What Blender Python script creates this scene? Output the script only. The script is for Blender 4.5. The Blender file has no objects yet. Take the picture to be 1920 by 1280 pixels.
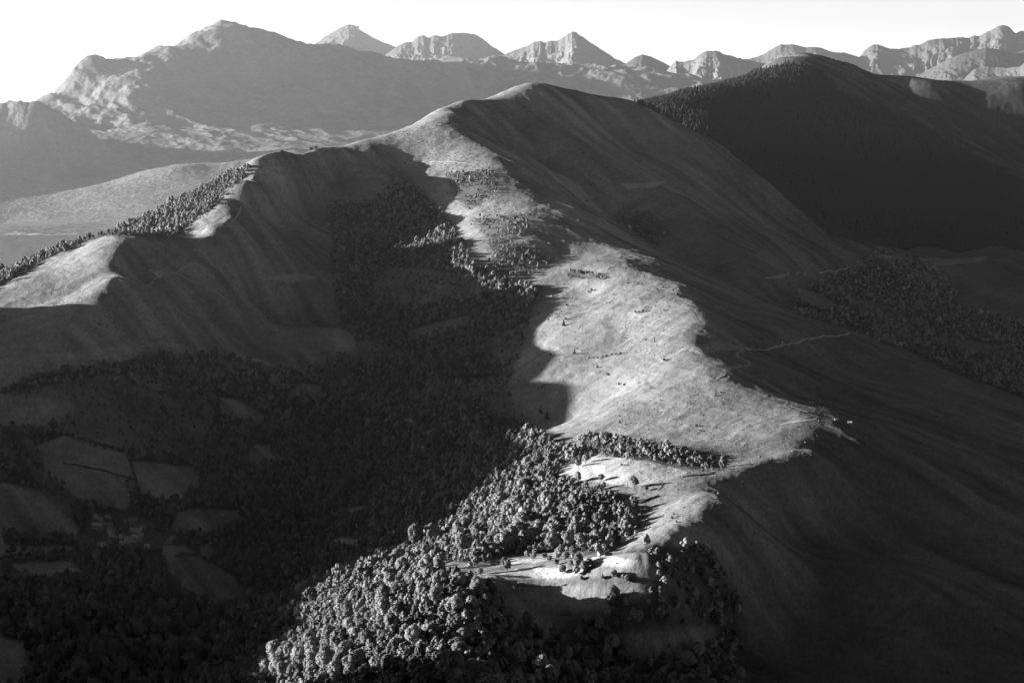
import bpy, math, random
import numpy as np
R = math.radians
SC = bpy.context.scene
COL = SC.collection
random.seed(7)

# ------------------------------------------------------------------ camera, sky, sun, exposure
FPX = 3583.0                       # focal length in pixels of a 1920 px wide frame (30 degrees across)
PITCH = math.atan(490.0 / FPX)     # the lens looks slightly down into the valley
SUN_EL, SUN_AZ = 9.0, 6.0          # low morning sun on the left, a little beyond
cd = bpy.data.cameras.new("camera"); cam = bpy.data.objects.new("camera", cd); COL.objects.link(cam)
cam.location = (0, 0, 0); cam.rotation_euler = (math.pi / 2 - PITCH, 0, 0)
cd.sensor_width = 36; cd.lens = 36 * FPX / 1920; cd.clip_start = 1; cd.clip_end = 250000
SC.camera = cam
w = bpy.data.worlds.new("World"); SC.world = w; w.use_nodes = True
nt = w.node_tree; nt.nodes.clear()
sky = nt.nodes.new("ShaderNodeTexSky"); sky.sky_type = 'NISHITA'; sky.sun_disc = False
sky.sun_elevation = R(SUN_EL); sky.sun_rotation = R(-(90 - SUN_AZ)); sky.altitude = 1500
sky.air_density = 1.0; sky.dust_density = 1.0
sep = nt.nodes.new("ShaderNodeSeparateColor"); bg = nt.nodes.new("ShaderNodeBackground")
out = nt.nodes.new("ShaderNodeOutputWorld")
mb = nt.nodes.new("ShaderNodeMath"); mb.operation = 'MULTIPLY'; mb.inputs[1].default_value = 0.58
su = nt.nodes.new("ShaderNodeMath"); su.operation = 'SUBTRACT'; su.use_clamp = False
mx = nt.nodes.new("ShaderNodeMath"); mx.operation = 'MAXIMUM'; mx.inputs[1].default_value = 0.0; mn = nt.nodes.new("ShaderNodeMath"); mn.operation = 'MINIMUM'; mn.inputs[1].default_value = 25.0   # film shoulder
nt.links.new(sky.outputs[0], sep.inputs[0]); nt.links.new(sep.outputs[2], mb.inputs[0])       # black and white film behind a red filter:
nt.links.new(sep.outputs[0], su.inputs[0]); nt.links.new(mb.outputs[0], su.inputs[1])         # red channel minus a share of the blue
nt.links.new(su.outputs[0], mx.inputs[0]); nt.links.new(mx.outputs[0], mn.inputs[0]); nt.links.new(mn.outputs[0], bg.inputs[0])
nt.links.new(bg.outputs[0], out.inputs[0]); bg.inputs[1].default_value = 0.15
sl = bpy.data.lights.new("sun", 'SUN'); sl.energy = 5.0; sl.angle = R(0.5)
so = bpy.data.objects.new("sun", sl); COL.objects.link(so)
sd = np.array([-math.cos(R(SUN_AZ)) * math.cos(R(SUN_EL)), math.sin(R(SUN_AZ)) * math.cos(R(SUN_EL)), math.sin(R(SUN_EL))])
from mathutils import Vector
so.rotation_euler = Vector(sd).to_track_quat('Z', 'Y').to_euler()
vs = SC.view_settings; vs.view_transform = 'Standard'; vs.look = 'None'; vs.gamma = 1; vs.exposure = 1.9
SC.cycles.max_bounces = 4; SC.cycles.diffuse_bounces = 1; SC.cycles.volume_bounces = 0
SC.cycles.use_adaptive_sampling = True; SC.cycles.use_denoising = True

# ------------------------------------------------------------------ helpers
def elev(py): return -math.tan(PITCH + math.atan((py - 640.0) / FPX))
def pt(px, py, Y):
    a, b = (px - 960.0) / FPX, (640.0 - py) / FPX
    s = Y / (math.cos(PITCH) + b * math.sin(PITCH))
    return (s * a, Y, s * (-math.sin(PITCH) + b * math.cos(PITCH)))
def project(x, y, z):
    d = y * math.cos(PITCH) - z * math.sin(PITCH); v = y * math.sin(PITCH) + z * math.cos(PITCH)
    return 960 + FPX * x / d, 640 - FPX * v / d
def hsh(ix, iy, seed):
    n = (ix.astype(np.int64) * 374761393 + iy.astype(np.int64) * 668265263 + seed * 1442695041) & 0xffffffff
    n = ((n ^ (n >> 13)) * 1274126177) & 0xffffffff
    return ((n ^ (n >> 16)) & 0xffffff).astype(np.float32) / 16777215.0
def vnoise(x, y, seed=0):
    x = np.asarray(x, dtype=np.float64); y = np.asarray(y, dtype=np.float64)
    ix, iy = np.floor(x), np.floor(y); fx, fy = x - ix, y - iy
    ix = ix.astype(np.int64); iy = iy.astype(np.int64)
    ux, uy = fx * fx * fx * (fx * (fx * 6 - 15) + 10), fy * fy * fy * (fy * (fy * 6 - 15) + 10)
    a, b, c, d = hsh(ix, iy, seed), hsh(ix + 1, iy, seed), hsh(ix, iy + 1, seed), hsh(ix + 1, iy + 1, seed)
    return (a + (b - a) * ux) * (1 - uy) + (c + (d - c) * ux) * uy
def fbm(x, y, scale, octs=4, seed=0, gain=0.5):
    r = 0; a = 1.0; t = 0; c, s = math.cos(0.6), math.sin(0.6); x, y = x / scale, y / scale
    for o in range(octs):
        r = r + a * (vnoise(x, y, seed + o * 17) * 2 - 1); t += a; a *= gain
        x, y = (x * c - y * s) * 2.03, (x * s + y * c) * 2.03
    return r / t
def ridged(x, y, scale, octs=4, seed=0, gain=0.5):
    r = 0; a = 1.0; t = 0; c, s = math.cos(0.4), math.sin(0.4); x, y = x / scale, y / scale
    for o in range(octs):
        r = r + a * (1 - np.abs(vnoise(x, y, seed + o * 13) * 2 - 1) * 2); t += a; a *= gain
        x, y = (x * c - y * s) * 2.1, (x * s + y * c) * 2.1
    return r / t
def inpoly(px, py, poly):
    c = np.zeros(px.shape, bool); n = len(poly)
    for i in range(n):
        x0, y0 = poly[i]; x1, y1 = poly[(i + 1) % n]
        if y0 == y1: continue
        c ^= ((y0 > py) != (y1 > py)) & (px < (x1 - x0) * (py - y0) / (y1 - y0) + x0)
    return c
def tag(o, label=None, cat=None, group=None, kind=None):
    if label: o['label'] = label
    if cat: o['category'] = cat
    if group: o['group'] = group
    if kind: o['kind'] = kind
    return o
def mesh_obj(name, V, F, mat, parent=None, smooth=False, loc=None):
    me = bpy.data.meshes.new(name); me.from_pydata([tuple(v) for v in V], [], F); me.update()
    if smooth: me.polygons.foreach_set("use_smooth", [True] * len(me.polygons))
    me.materials.append(mat); o = bpy.data.objects.new(name, me); COL.objects.link(o)
    if parent: o.parent = parent
    if loc: o.location = loc
    return o
def grid_obj(name, X, Y, Z, mat, attrs=None):
    nr, nc = X.shape; me = bpy.data.meshes.new(name)
    co = np.stack([X, Y, Z], -1).reshape(-1, 3).astype(np.float32)
    me.vertices.add(nr * nc); me.vertices.foreach_set("co", co.ravel())
    i = (np.arange(nr - 1)[:, None] * nc + np.arange(nc - 1)[None, :]).ravel()
    q = np.stack([i, i + 1, i + nc + 1, i + nc], -1).astype(np.int32)
    me.loops.add(q.size); me.loops.foreach_set("vertex_index", q.ravel())
    me.polygons.add(len(q)); me.polygons.foreach_set("loop_start", np.arange(0, q.size, 4, dtype=np.int32))
    me.polygons.foreach_set("use_smooth", np.ones(len(q), bool))
    for k, v in (attrs or {}).items():
        a = me.attributes.new(k, 'FLOAT', 'POINT'); a.data.foreach_set("value", v.astype(np.float32).ravel())
    me.update(calc_edges=True); me.materials.append(mat)
    o = bpy.data.objects.new(name, me); COL.objects.link(o); return o

# ------------------------------------------------------------------ materials (black and white world: all greys)
def newmat(name):
    m = bpy.data.materials.new(name); m.use_nodes = True; n = m.node_tree; b = n.nodes["Principled BSDF"]
    b.inputs["Roughness"].default_value = 0.95; b.inputs["Specular IOR Level"].default_value = 0.05
    return m, n, b
def plain(name, v, var=0.2, scale=0.5, rough=0.9):
    m, n, b = newmat(name); b.inputs["Roughness"].default_value = rough
    tc = n.nodes.new("ShaderNodeTexCoord"); no = n.nodes.new("ShaderNodeTexNoise"); no.inputs["Scale"].default_value = scale
    mr = n.nodes.new("ShaderNodeMapRange"); mr.inputs[3].default_value = v * (1 - var); mr.inputs[4].default_value = v * (1 + var)
    n.links.new(tc.outputs["Object"], no.inputs["Vector"]); n.links.new(no.outputs[0], mr.inputs[0]); n.links.new(mr.outputs[0], b.inputs["Base Color"])
    return m
def ground_mat(name, fine=0.12, bump=1.0, bscale=(0.25, 0.06), strength=0.8):
    m, n, b = newmat(name)
    at = n.nodes.new("ShaderNodeAttribute"); at.attribute_name = "tone"
    ge = n.nodes.new("ShaderNodeNewGeometry")
    n1 = n.nodes.new("ShaderNodeTexNoise"); n1.inputs["Scale"].default_value = fine; n1.inputs["Detail"].default_value = 6; n1.inputs["Roughness"].default_value = 0.7
    mr = n.nodes.new("ShaderNodeMapRange"); mr.inputs[1].default_value = 0.25; mr.inputs[2].default_value = 0.75; mr.inputs[3].default_value = 0.65; mr.inputs[4].default_value = 1.35
    mu = n.nodes.new("ShaderNodeMath"); mu.operation = 'MULTIPLY'
    n.links.new(ge.outputs["Position"], n1.inputs["Vector"]); n.links.new(n1.outputs[0], mr.inputs[0])
    n.links.new(at.outputs["Fac"], mu.inputs[0]); n.links.new(mr.outputs[0], mu.inputs[1]); n.links.new(mu.outputs[0], b.inputs["Base Color"])
    n2 = n.nodes.new("ShaderNodeTexNoise"); n2.inputs["Scale"].default_value = bscale[0]; n2.inputs["Detail"].default_value = 4; n2.inputs["Roughness"].default_value = 0.65
    bp = n.nodes.new("ShaderNodeBump"); bp.inputs["Strength"].default_value = strength; bp.inputs["Distance"].default_value = bump
    n.links.new(ge.outputs["Position"], n2.inputs["Vector"]); n.links.new(n2.outputs[0], bp.inputs["Height"]); n.links.new(bp.outputs[0], b.inputs["Normal"])
    return m
M_HILL = ground_mat("hill_grass", 0.3, 1.3, (0.33, 0), 0.8)
M_FAR = ground_mat("mountain_rock", 0.012, 30, (0.012, 0), 0.8)

# ------------------------------------------------------------------ terrain
class Surface:
    """height field through surveyed points (x, y, z): multiquadric interpolation"""
    def __init__(s, pts, c):
        P = np.array(pts); s.c = c
        keep = []; seen = set()
        for i, p in enumerate(P):
            k = (round(p[0] / 25), round(p[1] / 25))
            if k not in seen: seen.add(k); keep.append(i)
        P = P[keep]; s.P = P[:, :2]; n = len(P)
        d = np.sqrt(((P[:, None, :2] - P[None, :, :2]) ** 2).sum(-1) + c * c)
        A = np.zeros((n + 3, n + 3)); A[:n, :n] = d - np.eye(n) * 0.8; A[:n, n] = 1; A[n, :n] = 1
        A[:n, n + 1:] = P[:, :2] / 1000; A[n + 1:, :n] = P[:, :2].T / 1000
        b = np.zeros(n + 3); b[:n] = P[:, 2]; s.w = np.linalg.solve(A, b)
    def __call__(s, X, Y):
        x = X.ravel().astype(np.float32); y = Y.ravel().astype(np.float32); o = np.empty(x.shape, np.float64); n = len(s.P)
        W = s.w[:n].astype(np.float32); P = s.P.astype(np.float32)
        for i in range(0, len(x), 40000):
            dx = x[i:i + 40000, None] - P[None, :, 0]; dy = y[i:i + 40000, None] - P[None, :, 1]
            o[i:i + 40000] = np.sqrt(dx * dx + dy * dy + s.c * s.c).astype(np.float64) @ W.astype(np.float64)
        return (o + s.w[n] + s.w[n + 1] * x / 1000 + s.w[n + 2] * y / 1000).reshape(X.shape)
def line(pts, step=90):
    """a surveyed ridge or gully line, resampled"""
    W = [pt(*p) for p in pts]; o = [W[0]]
    for a, b in zip(W, W[1:]):
        n = max(1, int(math.dist(a, b) / step))
        for k in range(1, n + 1): o.append(tuple(a[i] + (b[i] - a[i]) * k / n for i in range(3)))
    return o
def back(pts, d, drop, step=150):
    """the far side of a ridge line falls away"""
    return [(x * (y + d) / y, y + d, z * (y + d) / y - drop) for x, y, z in line(pts, step)]

SPINE = [(860,205,5000),(890,250,4720),(908,300,4520),(930,350,4330),(990,390,4190),(985,430,4020),(990,465,3920),(1050,480,3900),(1110,495,3800),(1135,522,3700),(1200,525,3650),(1285,540,3560),(1325,575,3420),(1325,610,3300),(1300,645,3180),(1340,690,3020),(1420,735,2880),(1470,760,2780),(1530,785,2680),(1515,810,2620),(1540,860,2480)]
TOP = [(1080,172,5350),(1020,162,5340),(975,160,5300),(930,178,5200),(860,190,5080),(820,206,5000),(780,230,4930),(740,250,4870),(700,263,4800),(650,275,4720),(600,281,4580),(550,287,4480),(505,294,4410),(490,303,4380)]
LCREST = [(490,303,4380),(458,346,4230),(432,379,4090),(400,412,3940),(375,446,3790),(330,446,3760),(260,445,3690),(225,462,3620),(205,490,3550),(188,518,3480),(150,545,3430),(100,560,3410),(40,574,3390),(-40,592,3340)]
LWOOD = [(470,320,4750),(380,357,4600),(300,396,4450),(200,441,4300),(100,478,4100),(0,525,3960),(-120,570,3850)]
R1 = [(1080,172,5350),(1180,190,5300),(1240,210,5250),(1350,270,5150),(1440,340,5050),(1500,395,4950),(1570,440,4850),(1625,470,4750)]
L1 = [(1000,300,4700),(1100,387,4450),(1233,467,4200),(1300,500,4050),(1367,533,3950),(1500,590,3750),(1600,625,3600),(1700,658,3500),(1800,705,3350),(1920,760,3200)]
F2 = [(1000,233,5050),(1067,283,4900),(1200,350,4750),(1300,400,4600),(1433,477,4400),(1500,517,4300),(1583,557,4200)]
H2 = [(1230,190,5950),(1290,173,6150),(1390,152,6600),(1430,127,6900),(1480,105,7150),(1530,122,7250),(1590,165,7250),(1650,182,7250),(1740,205,7200),(1850,257,7100),(1920,287,7000),(2050,340,6800)]
H3 = [(1480,118,7800),(1550,122,7800),(1620,146,7800),(1700,143,7800),(1750,158,7700),(1820,154,8200),(1920,147,8200),(2050,150,8200)]
SPUR = [(375,448,3820),(430,520,3640),(480,570,3600),(530,606,3540),(580,614,3520),(640,617,3500)]
pts = line(SPINE) + line(TOP) + line(LCREST) + line(LWOOD, 150) + line(R1) + line(L1) + line(F2) + line(H2, 150) + line(H3, 200) + line(SPUR)
pts += back(TOP, 260, 95) + back(LWOOD, 260, 60) + back(LWOOD, 900, 330, 250) + back(R1, 300, 60) + back(L1, 150, 22) + back(H2[1:7], 400, 90, 250) + back(H2[7:], 200, 30, 200)  + back(H3, 500, 120, 300) + back(SPUR[2:], 110, 14) + line([(410,420,3900),(385,455,3770),(330,462,3700),(275,465,3640)], 60)
for p in [(1040,800,3060),(1000,680,3320),(1050,600,3490),(900,500,3820),(870,400,4220),(770,320,4560),(700,330,4500),(1110,550,3660),(1180,640,3330),(1180,720,3080),(1300,780,2800),(1400,820,2640),(1250,830,2680),(1120,760,3000),
    (640,590,3800),(690,640,3560),(680,720,3350),(620,800,3170),(565,880,2920),(540,950,2770),(510,1040,2620),(480,1120,2450),(430,1200,2270),(400,1280,2130),(560,700,3270),(850,980,2500),(800,880,2900),(900,850,2850),(850,750,3180),(950,700,3350),(900,620,3600),(850,520,3790),(800,600,3700),(760,450,4200),(700,550,3850),(640,400,4350),(560,400,4350),(500,450,3940),(560,530,3850),(640,500,4000),(450,430,4150),(700,400,4350),(620,330,4530),
    (440,345,4330),(465,318,4490),(400,372,4250),(350,400,4200),(345,425,4000),(1450,330,5600),(1600,300,6050),(1600,400,5400),(1750,400,5450),(1900,400,5350),(1640,464,4950),(1750,482,4900),(1900,472,4950),(1800,168,7700),(1920,164,7700),(1900,350,5900),(1750,300,6200),(1350,230,5850),(1500,230,6150),(1550,540,4520),(1480,560,4180),(1650,600,4230),(1800,660,4050),(1900,700,3950),(1900,600,4330),(1800,550,4580),(2000,550,4500),(2000,760,3700),
    (1200,270,5080),(1350,350,4900),(1450,420,4800),(1520,480,4620),(1230,440,4480),(1400,515,4230),(1200,480,3880),(1300,520,3760),(1450,600,3440),(1405,680,3140),(1380,640,3270),(1450,640,3320),(1380,600,3430),(1352,566,3570),(1480,740,2950),(1500,700,3130),(1600,700,3310),(1560,740,3060),(1700,760,3060),(1750,830,2750),(1900,880,2700),(1800,740,3180),
    (1700,900,2520),(1900,980,2450),(1920,1100,2250),(1700,1080,2150),(1450,1000,2300),(1345,925,2265),(1400,903,2390),(1280,905,2370),(1540,940,2420),(1600,905,2500),(1470,915,2410),(1500,1280,1920),(1920,1280,1950),(1500,1150,2100),(1300,1080,2070),(1300,1180,1970),(1200,1280,1860),(950,1280,1760),(860,1280,1690),(870,1180,1850),(930,1110,1950),
    (910,1075,2065),(1000,1062,2060),(1080,1045,2065),(1200,1045,2010),(1240,1052,1980),(1100,1080,1985),(1050,1150,1970),(1150,1200,1930),(700,1120,2060),(600,1280,1850),(510,1150,2250),(550,1220,2000),(750,1280,1760),(700,1000,2600),(700,1060,2350),(600,1100,2350),(800,1060,2200),
    (1180,870,2480),(1060,880,2560),(1250,885,2430),(1355,874,2460),(1200,842,2600),(1450,850,2520),(1000,1000,2280),(1150,960,2310),(1180,1020,2130),(1195,965,2300),(1250,960,2235),(1265,1005,2100),(1000,900,2560),(1100,910,2430),(1440,885,2420),
    (0,700,3060),(200,600,3270),(350,620,3360),(300,520,3550),(200,520,3400),(660,640,3450),(450,650,3400),(600,680,3380),(200,680,3120),(0,620,3230),(300,760,3050),(500,785,3100),(430,750,3130),(400,690,3230),(300,850,2850),(100,850,2850),(0,900,2700),(250,900,2750),(450,950,2700),(350,990,2620),(230,1000,2600),(185,444,3730),(140,460,3710),(100,481,3690),(125,500,3590),(60,515,3570),(100,533,3485),(30,552,3455),(150,1035,2520),(0,1050,2480),(100,1080,2400),(400,1060,2450),(440,1120,2380),(0,1280,2080),(200,1280,2080),(200,1150,2260),(520,1080,2500),(600,1020,2650),(0,800,2960),(150,760,2980)]:
    pts.append(pt(*p))
# the ground outside the frame: the mountain side under the camera, the ridge left of the valley, the far sides
pts += [(0,0,-9),(-300,0,-30),(300,0,-40),(0,250,-130),(-400,300,-170),(400,300,-170),(0,700,-330),(-600,700,-360),(600,700,-370),(0,1200,-490),(-500,1250,-560),(600,1250,-560),(-900,1500,-600),(900,1500,-620),
        (-1000,2000,-640),(-900,2500,-620),(-1000,2900,-560),(1100,2000,-640),(1300,3000,-640),(1800,4000,-640),(1900,5500,-420),(2400,7000,-420),(2600,8500,-200),(1800,1500,-600)]
CAST = [(3600,-420),(3480,-350),(3420,-318),(3360,-298),(3300,-312),(3234,-345),(3053,-350),(2950,-342),(2850,-338),(2743,-370),(2620,-403),(2465,-412),(2400,-440),(2340,-476),(2242,-460),(2126,-446),(2054,-452),(1950,-440),(1800,-420),(1500,-400)]
pts += [(-1400, y, z + (23 if y < 3400 else 0)) for y, z in CAST] + [(-1180, 3430, -420)]
pts += [(-2100, y, -760) for y in range(1000, 6500, 450)] + [(-1650, y, -560) for y in range(1500, 4300, 350)] + [(-1500, 4300, -560), (-1500, 5000, -760)]
pts += [(x, 6000, -760) for x in (-1500, -1000, -600)] + [(x, 7200, -800) for x in (-2200, -1300, -600, 0)] + [(100, 6300, -380), (0, 5900, -300), (600, 5650, -130), (820, 7050, -110), (x := -3000, 3000, -800), (-3400, 5500, -800)] + [(x, 9500, -700) for x in (-3000, -1500, 0, 1500, 3000)]
HILL = Surface(pts, 55.0)
us = np.concatenate([np.linspace(-1.3, -0.66, 60, endpoint=False), np.linspace(-0.66, -0.285, 90, endpoint=False), np.linspace(-0.285, 0.285, 940, endpoint=False), np.linspace(0.285, 0.45, 40)])
ys = np.concatenate([np.geomspace(20, 1450, 70, endpoint=False), np.exp(np.linspace(math.log(1450), math.log(5500), 930, endpoint=False)), np.geomspace(5500, 8900, 240)])
U, YY = np.meshgrid(us, ys); XX = U * YY
Zb = HILL(XX, YY)
zx = np.gradient(Zb, axis=1) / np.gradient(XX, axis=1); SL = np.clip(np.abs(zx) * 3, 0.15, 1)
side = 1 / (1 + np.exp(-fbm(XX, YY, 500, 1, 6) * 0 - zx * 25))           # 1 where the ground rises to the right
pe = np.where(side > 0.5, 0.6 * XX - 0.8 * YY, 0.78 * XX + 0.62 * YY); al = np.where(side > 0.5, 0.8 * XX + 0.6 * YY, 0.62 * XX - 0.78 * YY)
gate = np.abs(side - 0.5) * 2
def detail(X, Y, Z):
    near = np.clip((Y - 300) / 1200, 0, 1) * np.where((Y > 5400) & (X < 0), np.clip(1 - (Y - 5400) / 900, 0.4, 1), 1)
    wx = fbm(X, Y, 180, 2, 5) * 60; wp = fbm(X, Y, 90, 2, 7) * 22
    dz = fbm(X, Y, 170, 3, 1) * 3.0 + (ridged(X + wx, Y * 0.55, 120, 3, 2) - 0.2) * 2.2 + fbm(X, Y, 26, 3, 3) * 1.0 + fbm(X, Y, 7, 2, 4) * 0.4
    dz = dz + (ridged(pe + wp, al * 0.16, 75, 4, 8, 0.55) - 0.45) * (3.2 + 4.2 * np.clip(1 - 2 * side, 0, 1)) * SL * gate
    dz = dz + (vnoise((X + Y) / 30, (Z + fbm(X, Y, 60, 2, 12) * 6) / 3.2, 11) - 0.5) * 0.8 * SL
    return Z + dz * near
def rib(Z, P, h, sg):
    """a narrow rib (h > 0) or runnel (h < 0) along a surveyed line"""
    W = np.array([p[:2] for p in line(P, 40)]); m = (XX > W[:, 0].min() - 4 * sg) & (XX < W[:, 0].max() + 4 * sg) & (YY > W[:, 1].min() - 4 * sg) & (YY < W[:, 1].max() + 4 * sg)
    x, y = XX[m], YY[m]; d = np.full(x.shape, 1e9)
    for a, b in zip(W, W[1:]):
        v = b - a; t = np.clip(((x - a[0]) * v[0] + (y - a[1]) * v[1]) / (v @ v), 0, 1); d = np.minimum(d, np.hypot(x - a[0] - t * v[0], y - a[1] - t * v[1]))
    Z = Z.copy(); Z[m] += h * np.exp(-(d / sg) ** 2); return Z
ZZ = detail(XX, YY, Zb)
ZZ = rib(ZZ, [(1580,172,7100),(1650,192,6900),(1740,216,6650),(1830,254,6350),(1900,288,6100)], 20, 75)
ZZ = rib(ZZ, [(1060,345,4650),(1100,400,4560),(1160,440,4400),(1230,490,4250)], -9, 26)
ZZ = rib(ZZ, [(360,455,3760),(430,500,3680),(480,545,3620),(530,590,3560)], -6, 18)
ZZ = rib(ZZ, [(400,455,3850),(470,500,3760),(540,560,3660),(590,600,3580)], 5, 20)
ZZ = rib(ZZ, [(230,480,3540),(330,520,3500),(420,565,3450),(520,605,3420)], -5, 16)
ZZ = rib(ZZ, [(1180,340,4800),(1260,390,4700),(1360,440,4560),(1450,500,4380)], 6, 24)
ZZ = rib(ZZ, [(1420,680,3080),(1500,720,2980),(1600,770,2880),(1700,840,2720)], -7, 20)

PX, PY = project(XX, YY, ZZ)
E = ZZ / YY; CM = np.maximum.accumulate(E, axis=0); VIS = E >= CM - 0.0006
LOGY = np.log(ys)
def lookup(A, x, y):
    u = np.interp(x / y, us, np.arange(len(us))); v = np.interp(np.log(y), LOGY, np.arange(len(ys)))
    i = np.clip(v.astype(int), 0, len(ys) - 2); j = np.clip(u.astype(int), 0, len(us) - 2); fu, fv = u - j, v - i
    return (A[i, j] * (1 - fu) + A[i, j + 1] * fu) * (1 - fv) + (A[i + 1, j] * (1 - fu) + A[i + 1, j + 1] * fu) * fv
#@@TONE
# ---- land cover: woods, meadows, heather, read off the view onto the surveyed ground
WOOD = [(620,388),(700,378),(755,335),(820,385),(850,432),(890,500),(950,527),(1008,545),(985,600),(992,650),(955,700),(960,760),(1000,805),(1035,832),(1080,838),(1110,856),(1060,868),(1040,900),(1130,915),(1185,945),(1198,985),(1180,1010),(1120,1036),(1040,1034),(940,1040),(900,1062),(830,1050),(800,1066),(860,1085),(940,1108),(960,1140),(940,1200),(900,1300),(0,1300),(0,1060),(0,1000),(60,1010),(140,1010),(150,960),(90,920),(0,900),(0,730),(60,705),(200,685),(300,665),(420,665),(500,690),(600,690),(668,650),(640,600),(625,500)]
CLEAR = [[(0,1020),(110,1022),(180,1030),(180,1040),(0,1040)],[(20,1052),(140,1048),(158,1075),(70,1088),(15,1070)],[(165,972),(190,962),(265,966),(300,985),(325,1000),(320,1015),(280,1035),(240,1042),(165,1036),(135,1010)],[(330,958),(380,950),(470,955),(472,970),(420,988),(365,1000),(318,992)],
    [(300,1022),(350,1020),(380,1042),(430,1075),(462,1108),(455,1135),(400,1140),(345,1120),(318,1060)],[(240,862),(300,865),(370,875),(378,920),(315,945),(262,930),(245,885)],[(60,835),(120,815),(240,850),(252,930),(232,958),(150,935),(90,885)],[(0,740),(80,745),(150,760),(100,800),(0,795)],[(410,740),(445,750),(502,782),(492,792),(420,775)],
    [(470,832),(502,837),(525,865),(490,876),(460,862)],[(640,952),(690,946),(706,958),(652,970)],[(610,1016),(650,1006),(690,1020),(650,1031)],[(560,720),(622,720),(605,745),(548,742)],[(730,792),(782,780),(772,800),(740,803)],[(480,1135),(512,1140),(560,1128),(590,1132),(560,1142),(500,1150)],[(0,1195),(60,1205),(40,1290),(0,1290)],[(560,945),(590,938),(585,960)],[(765,620),(880,590),(870,610),(780,640)]]
THIN = [[(0,740),(200,700),(330,700),(400,760),(380,860),(240,850),(120,810),(0,800)],[(700,500),(800,505),(880,515),(930,545),(860,560),(760,580),(690,560)],[(900,640),(990,600),(1000,650),(950,700),(900,690)],[(880,720),(960,700),(1000,800),(930,780)],[(640,650),(760,620),(740,660),(660,690)],[(60,860),(150,935),(150,960),(60,900)]]
RIDGEWOOD = [[(835,325),(925,318),(935,350),(900,385),(878,395),(862,380),(842,350)],[(880,412),(992,402),(990,430),(965,452),(1035,490),(995,520),(912,520),(915,500),(925,475),(905,440)],[(1062,508),(1130,512),(1128,524),(1070,524)],[(1085,826),(1130,820),(1180,828),(1260,845),(1335,872),(1352,884),(1320,886),(1240,868),(1190,860),(1140,860),(1120,840),(1085,838)]]
FARWOOD = [(472,312),(420,330),(300,385),(200,430),(100,468),(-40,520),(-40,555),(0,535),(60,500),(130,466),(180,441),(260,442),(328,444),(378,402),(440,350),(466,322)]
DARKWOOD = [(960,1140),(1000,1100),(1100,1085),(1230,1085),(1270,1040),(1210,1020),(1290,1030),(1345,1045),(1390,1120),(1400,1300),(900,1300),(930,1210)]
DARKCLEAR = [[(930,1100),(1060,1096),(1230,1092),(1200,1125),(1090,1150),(1040,1185),(960,1160)],[(1160,1185),(1340,1175),(1335,1235),(1190,1235)]]
RIGHTWOOD = [(1520,600),(1495,570),(1500,548),(1620,492),(1640,470),(1720,482),(1780,520),(1800,580),(1925,600),(1925,750),(1860,725),(1800,700),(1700,655),(1600,618),(1480,580)]
RIGHTCLEAR = [[(1495,540),(1540,552),(1572,575),(1540,580),(1505,562)],[(1588,553),(1640,566),(1690,582),(1650,580),(1600,570)],[(1740,662),(1800,680),(1830,695),(1790,690)],[(1810,635),(1870,650),(1850,668),(1800,650)],[(1640,478),(1700,476),(1690,492),(1640,490)]]
FIR = [(1195,192),(1290,170),(1390,150),(1430,132),(1480,122),(1535,132),(1575,175),(1650,203),(1720,236),(1800,275),(1870,318),(1925,350),(1925,472),(1860,462),(1800,474),(1740,460),(1700,468),(1650,462),(1560,440),(1440,340),(1350,270),(1240,212)]
RIGHTLOW = [(1740,800),(1800,790),(1925,830),(1925,960),(1800,900),(1720,840),(1640,800)]
FLANKWOOD = [(1150,410),(1220,400),(1260,440),(1235,462),(1180,440)]
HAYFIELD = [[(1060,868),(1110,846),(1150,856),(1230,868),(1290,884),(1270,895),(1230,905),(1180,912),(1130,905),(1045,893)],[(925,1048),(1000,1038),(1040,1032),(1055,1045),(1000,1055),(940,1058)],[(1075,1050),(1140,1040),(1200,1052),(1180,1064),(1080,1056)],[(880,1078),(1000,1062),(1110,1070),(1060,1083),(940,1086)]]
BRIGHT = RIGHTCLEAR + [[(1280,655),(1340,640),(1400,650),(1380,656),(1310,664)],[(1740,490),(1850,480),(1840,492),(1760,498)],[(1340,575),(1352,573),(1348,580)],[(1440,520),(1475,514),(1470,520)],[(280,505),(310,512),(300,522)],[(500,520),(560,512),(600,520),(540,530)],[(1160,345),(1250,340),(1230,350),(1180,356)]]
def anyof(px, py, L):
    m = np.zeros(px.shape, bool)
    for p in L: m |= inpoly(px, py, p)
    return m
def cover(px, py):
    """share of the ground under broadleaf trees, and under firs"""
    d = np.where(inpoly(px, py, WOOD), 0.95, 0.0); d = np.where((d > 0) & anyof(px, py, THIN), 0.38, d); d[anyof(px, py, CLEAR)] = 0.0
    d = np.where(anyof(px, py, RIDGEWOOD), 0.6, d); d = np.where(inpoly(px, py, FARWOOD), 0.97, d)
    d = np.where(inpoly(px, py, DARKWOOD), 0.78, d); d[anyof(px, py, DARKCLEAR)] = 0.04
    d = np.where(inpoly(px, py, RIGHTWOOD), 0.85, d); d[anyof(px, py, RIGHTCLEAR)] = 0.0
    d = np.where(inpoly(px, py, FLANKWOOD), 0.5, d)
    d = np.where(inpoly(px, py, [(1205,1026),(1262,1020),(1340,1040),(1350,1075),(1232,1078),(1215,1050)]), 0.9, d)
    return d, np.where(inpoly(px, py, FIR), 0.95, 0.0)
def soft_cover(px, py, x, y, amp=13):
    """cover with ragged, thinning edges"""
    A = B = 0
    for k in range(4):
        a = amp * 2600 / np.maximum(y, 1500); b, f = cover(px + fbm(x, y, 70, 3, 91 + k) * a * 1.5, py + fbm(x, y, 70, 3, 191 + k) * a * 0.8); A = A + b / 4; B = B + f / 4
    return A, B
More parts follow.
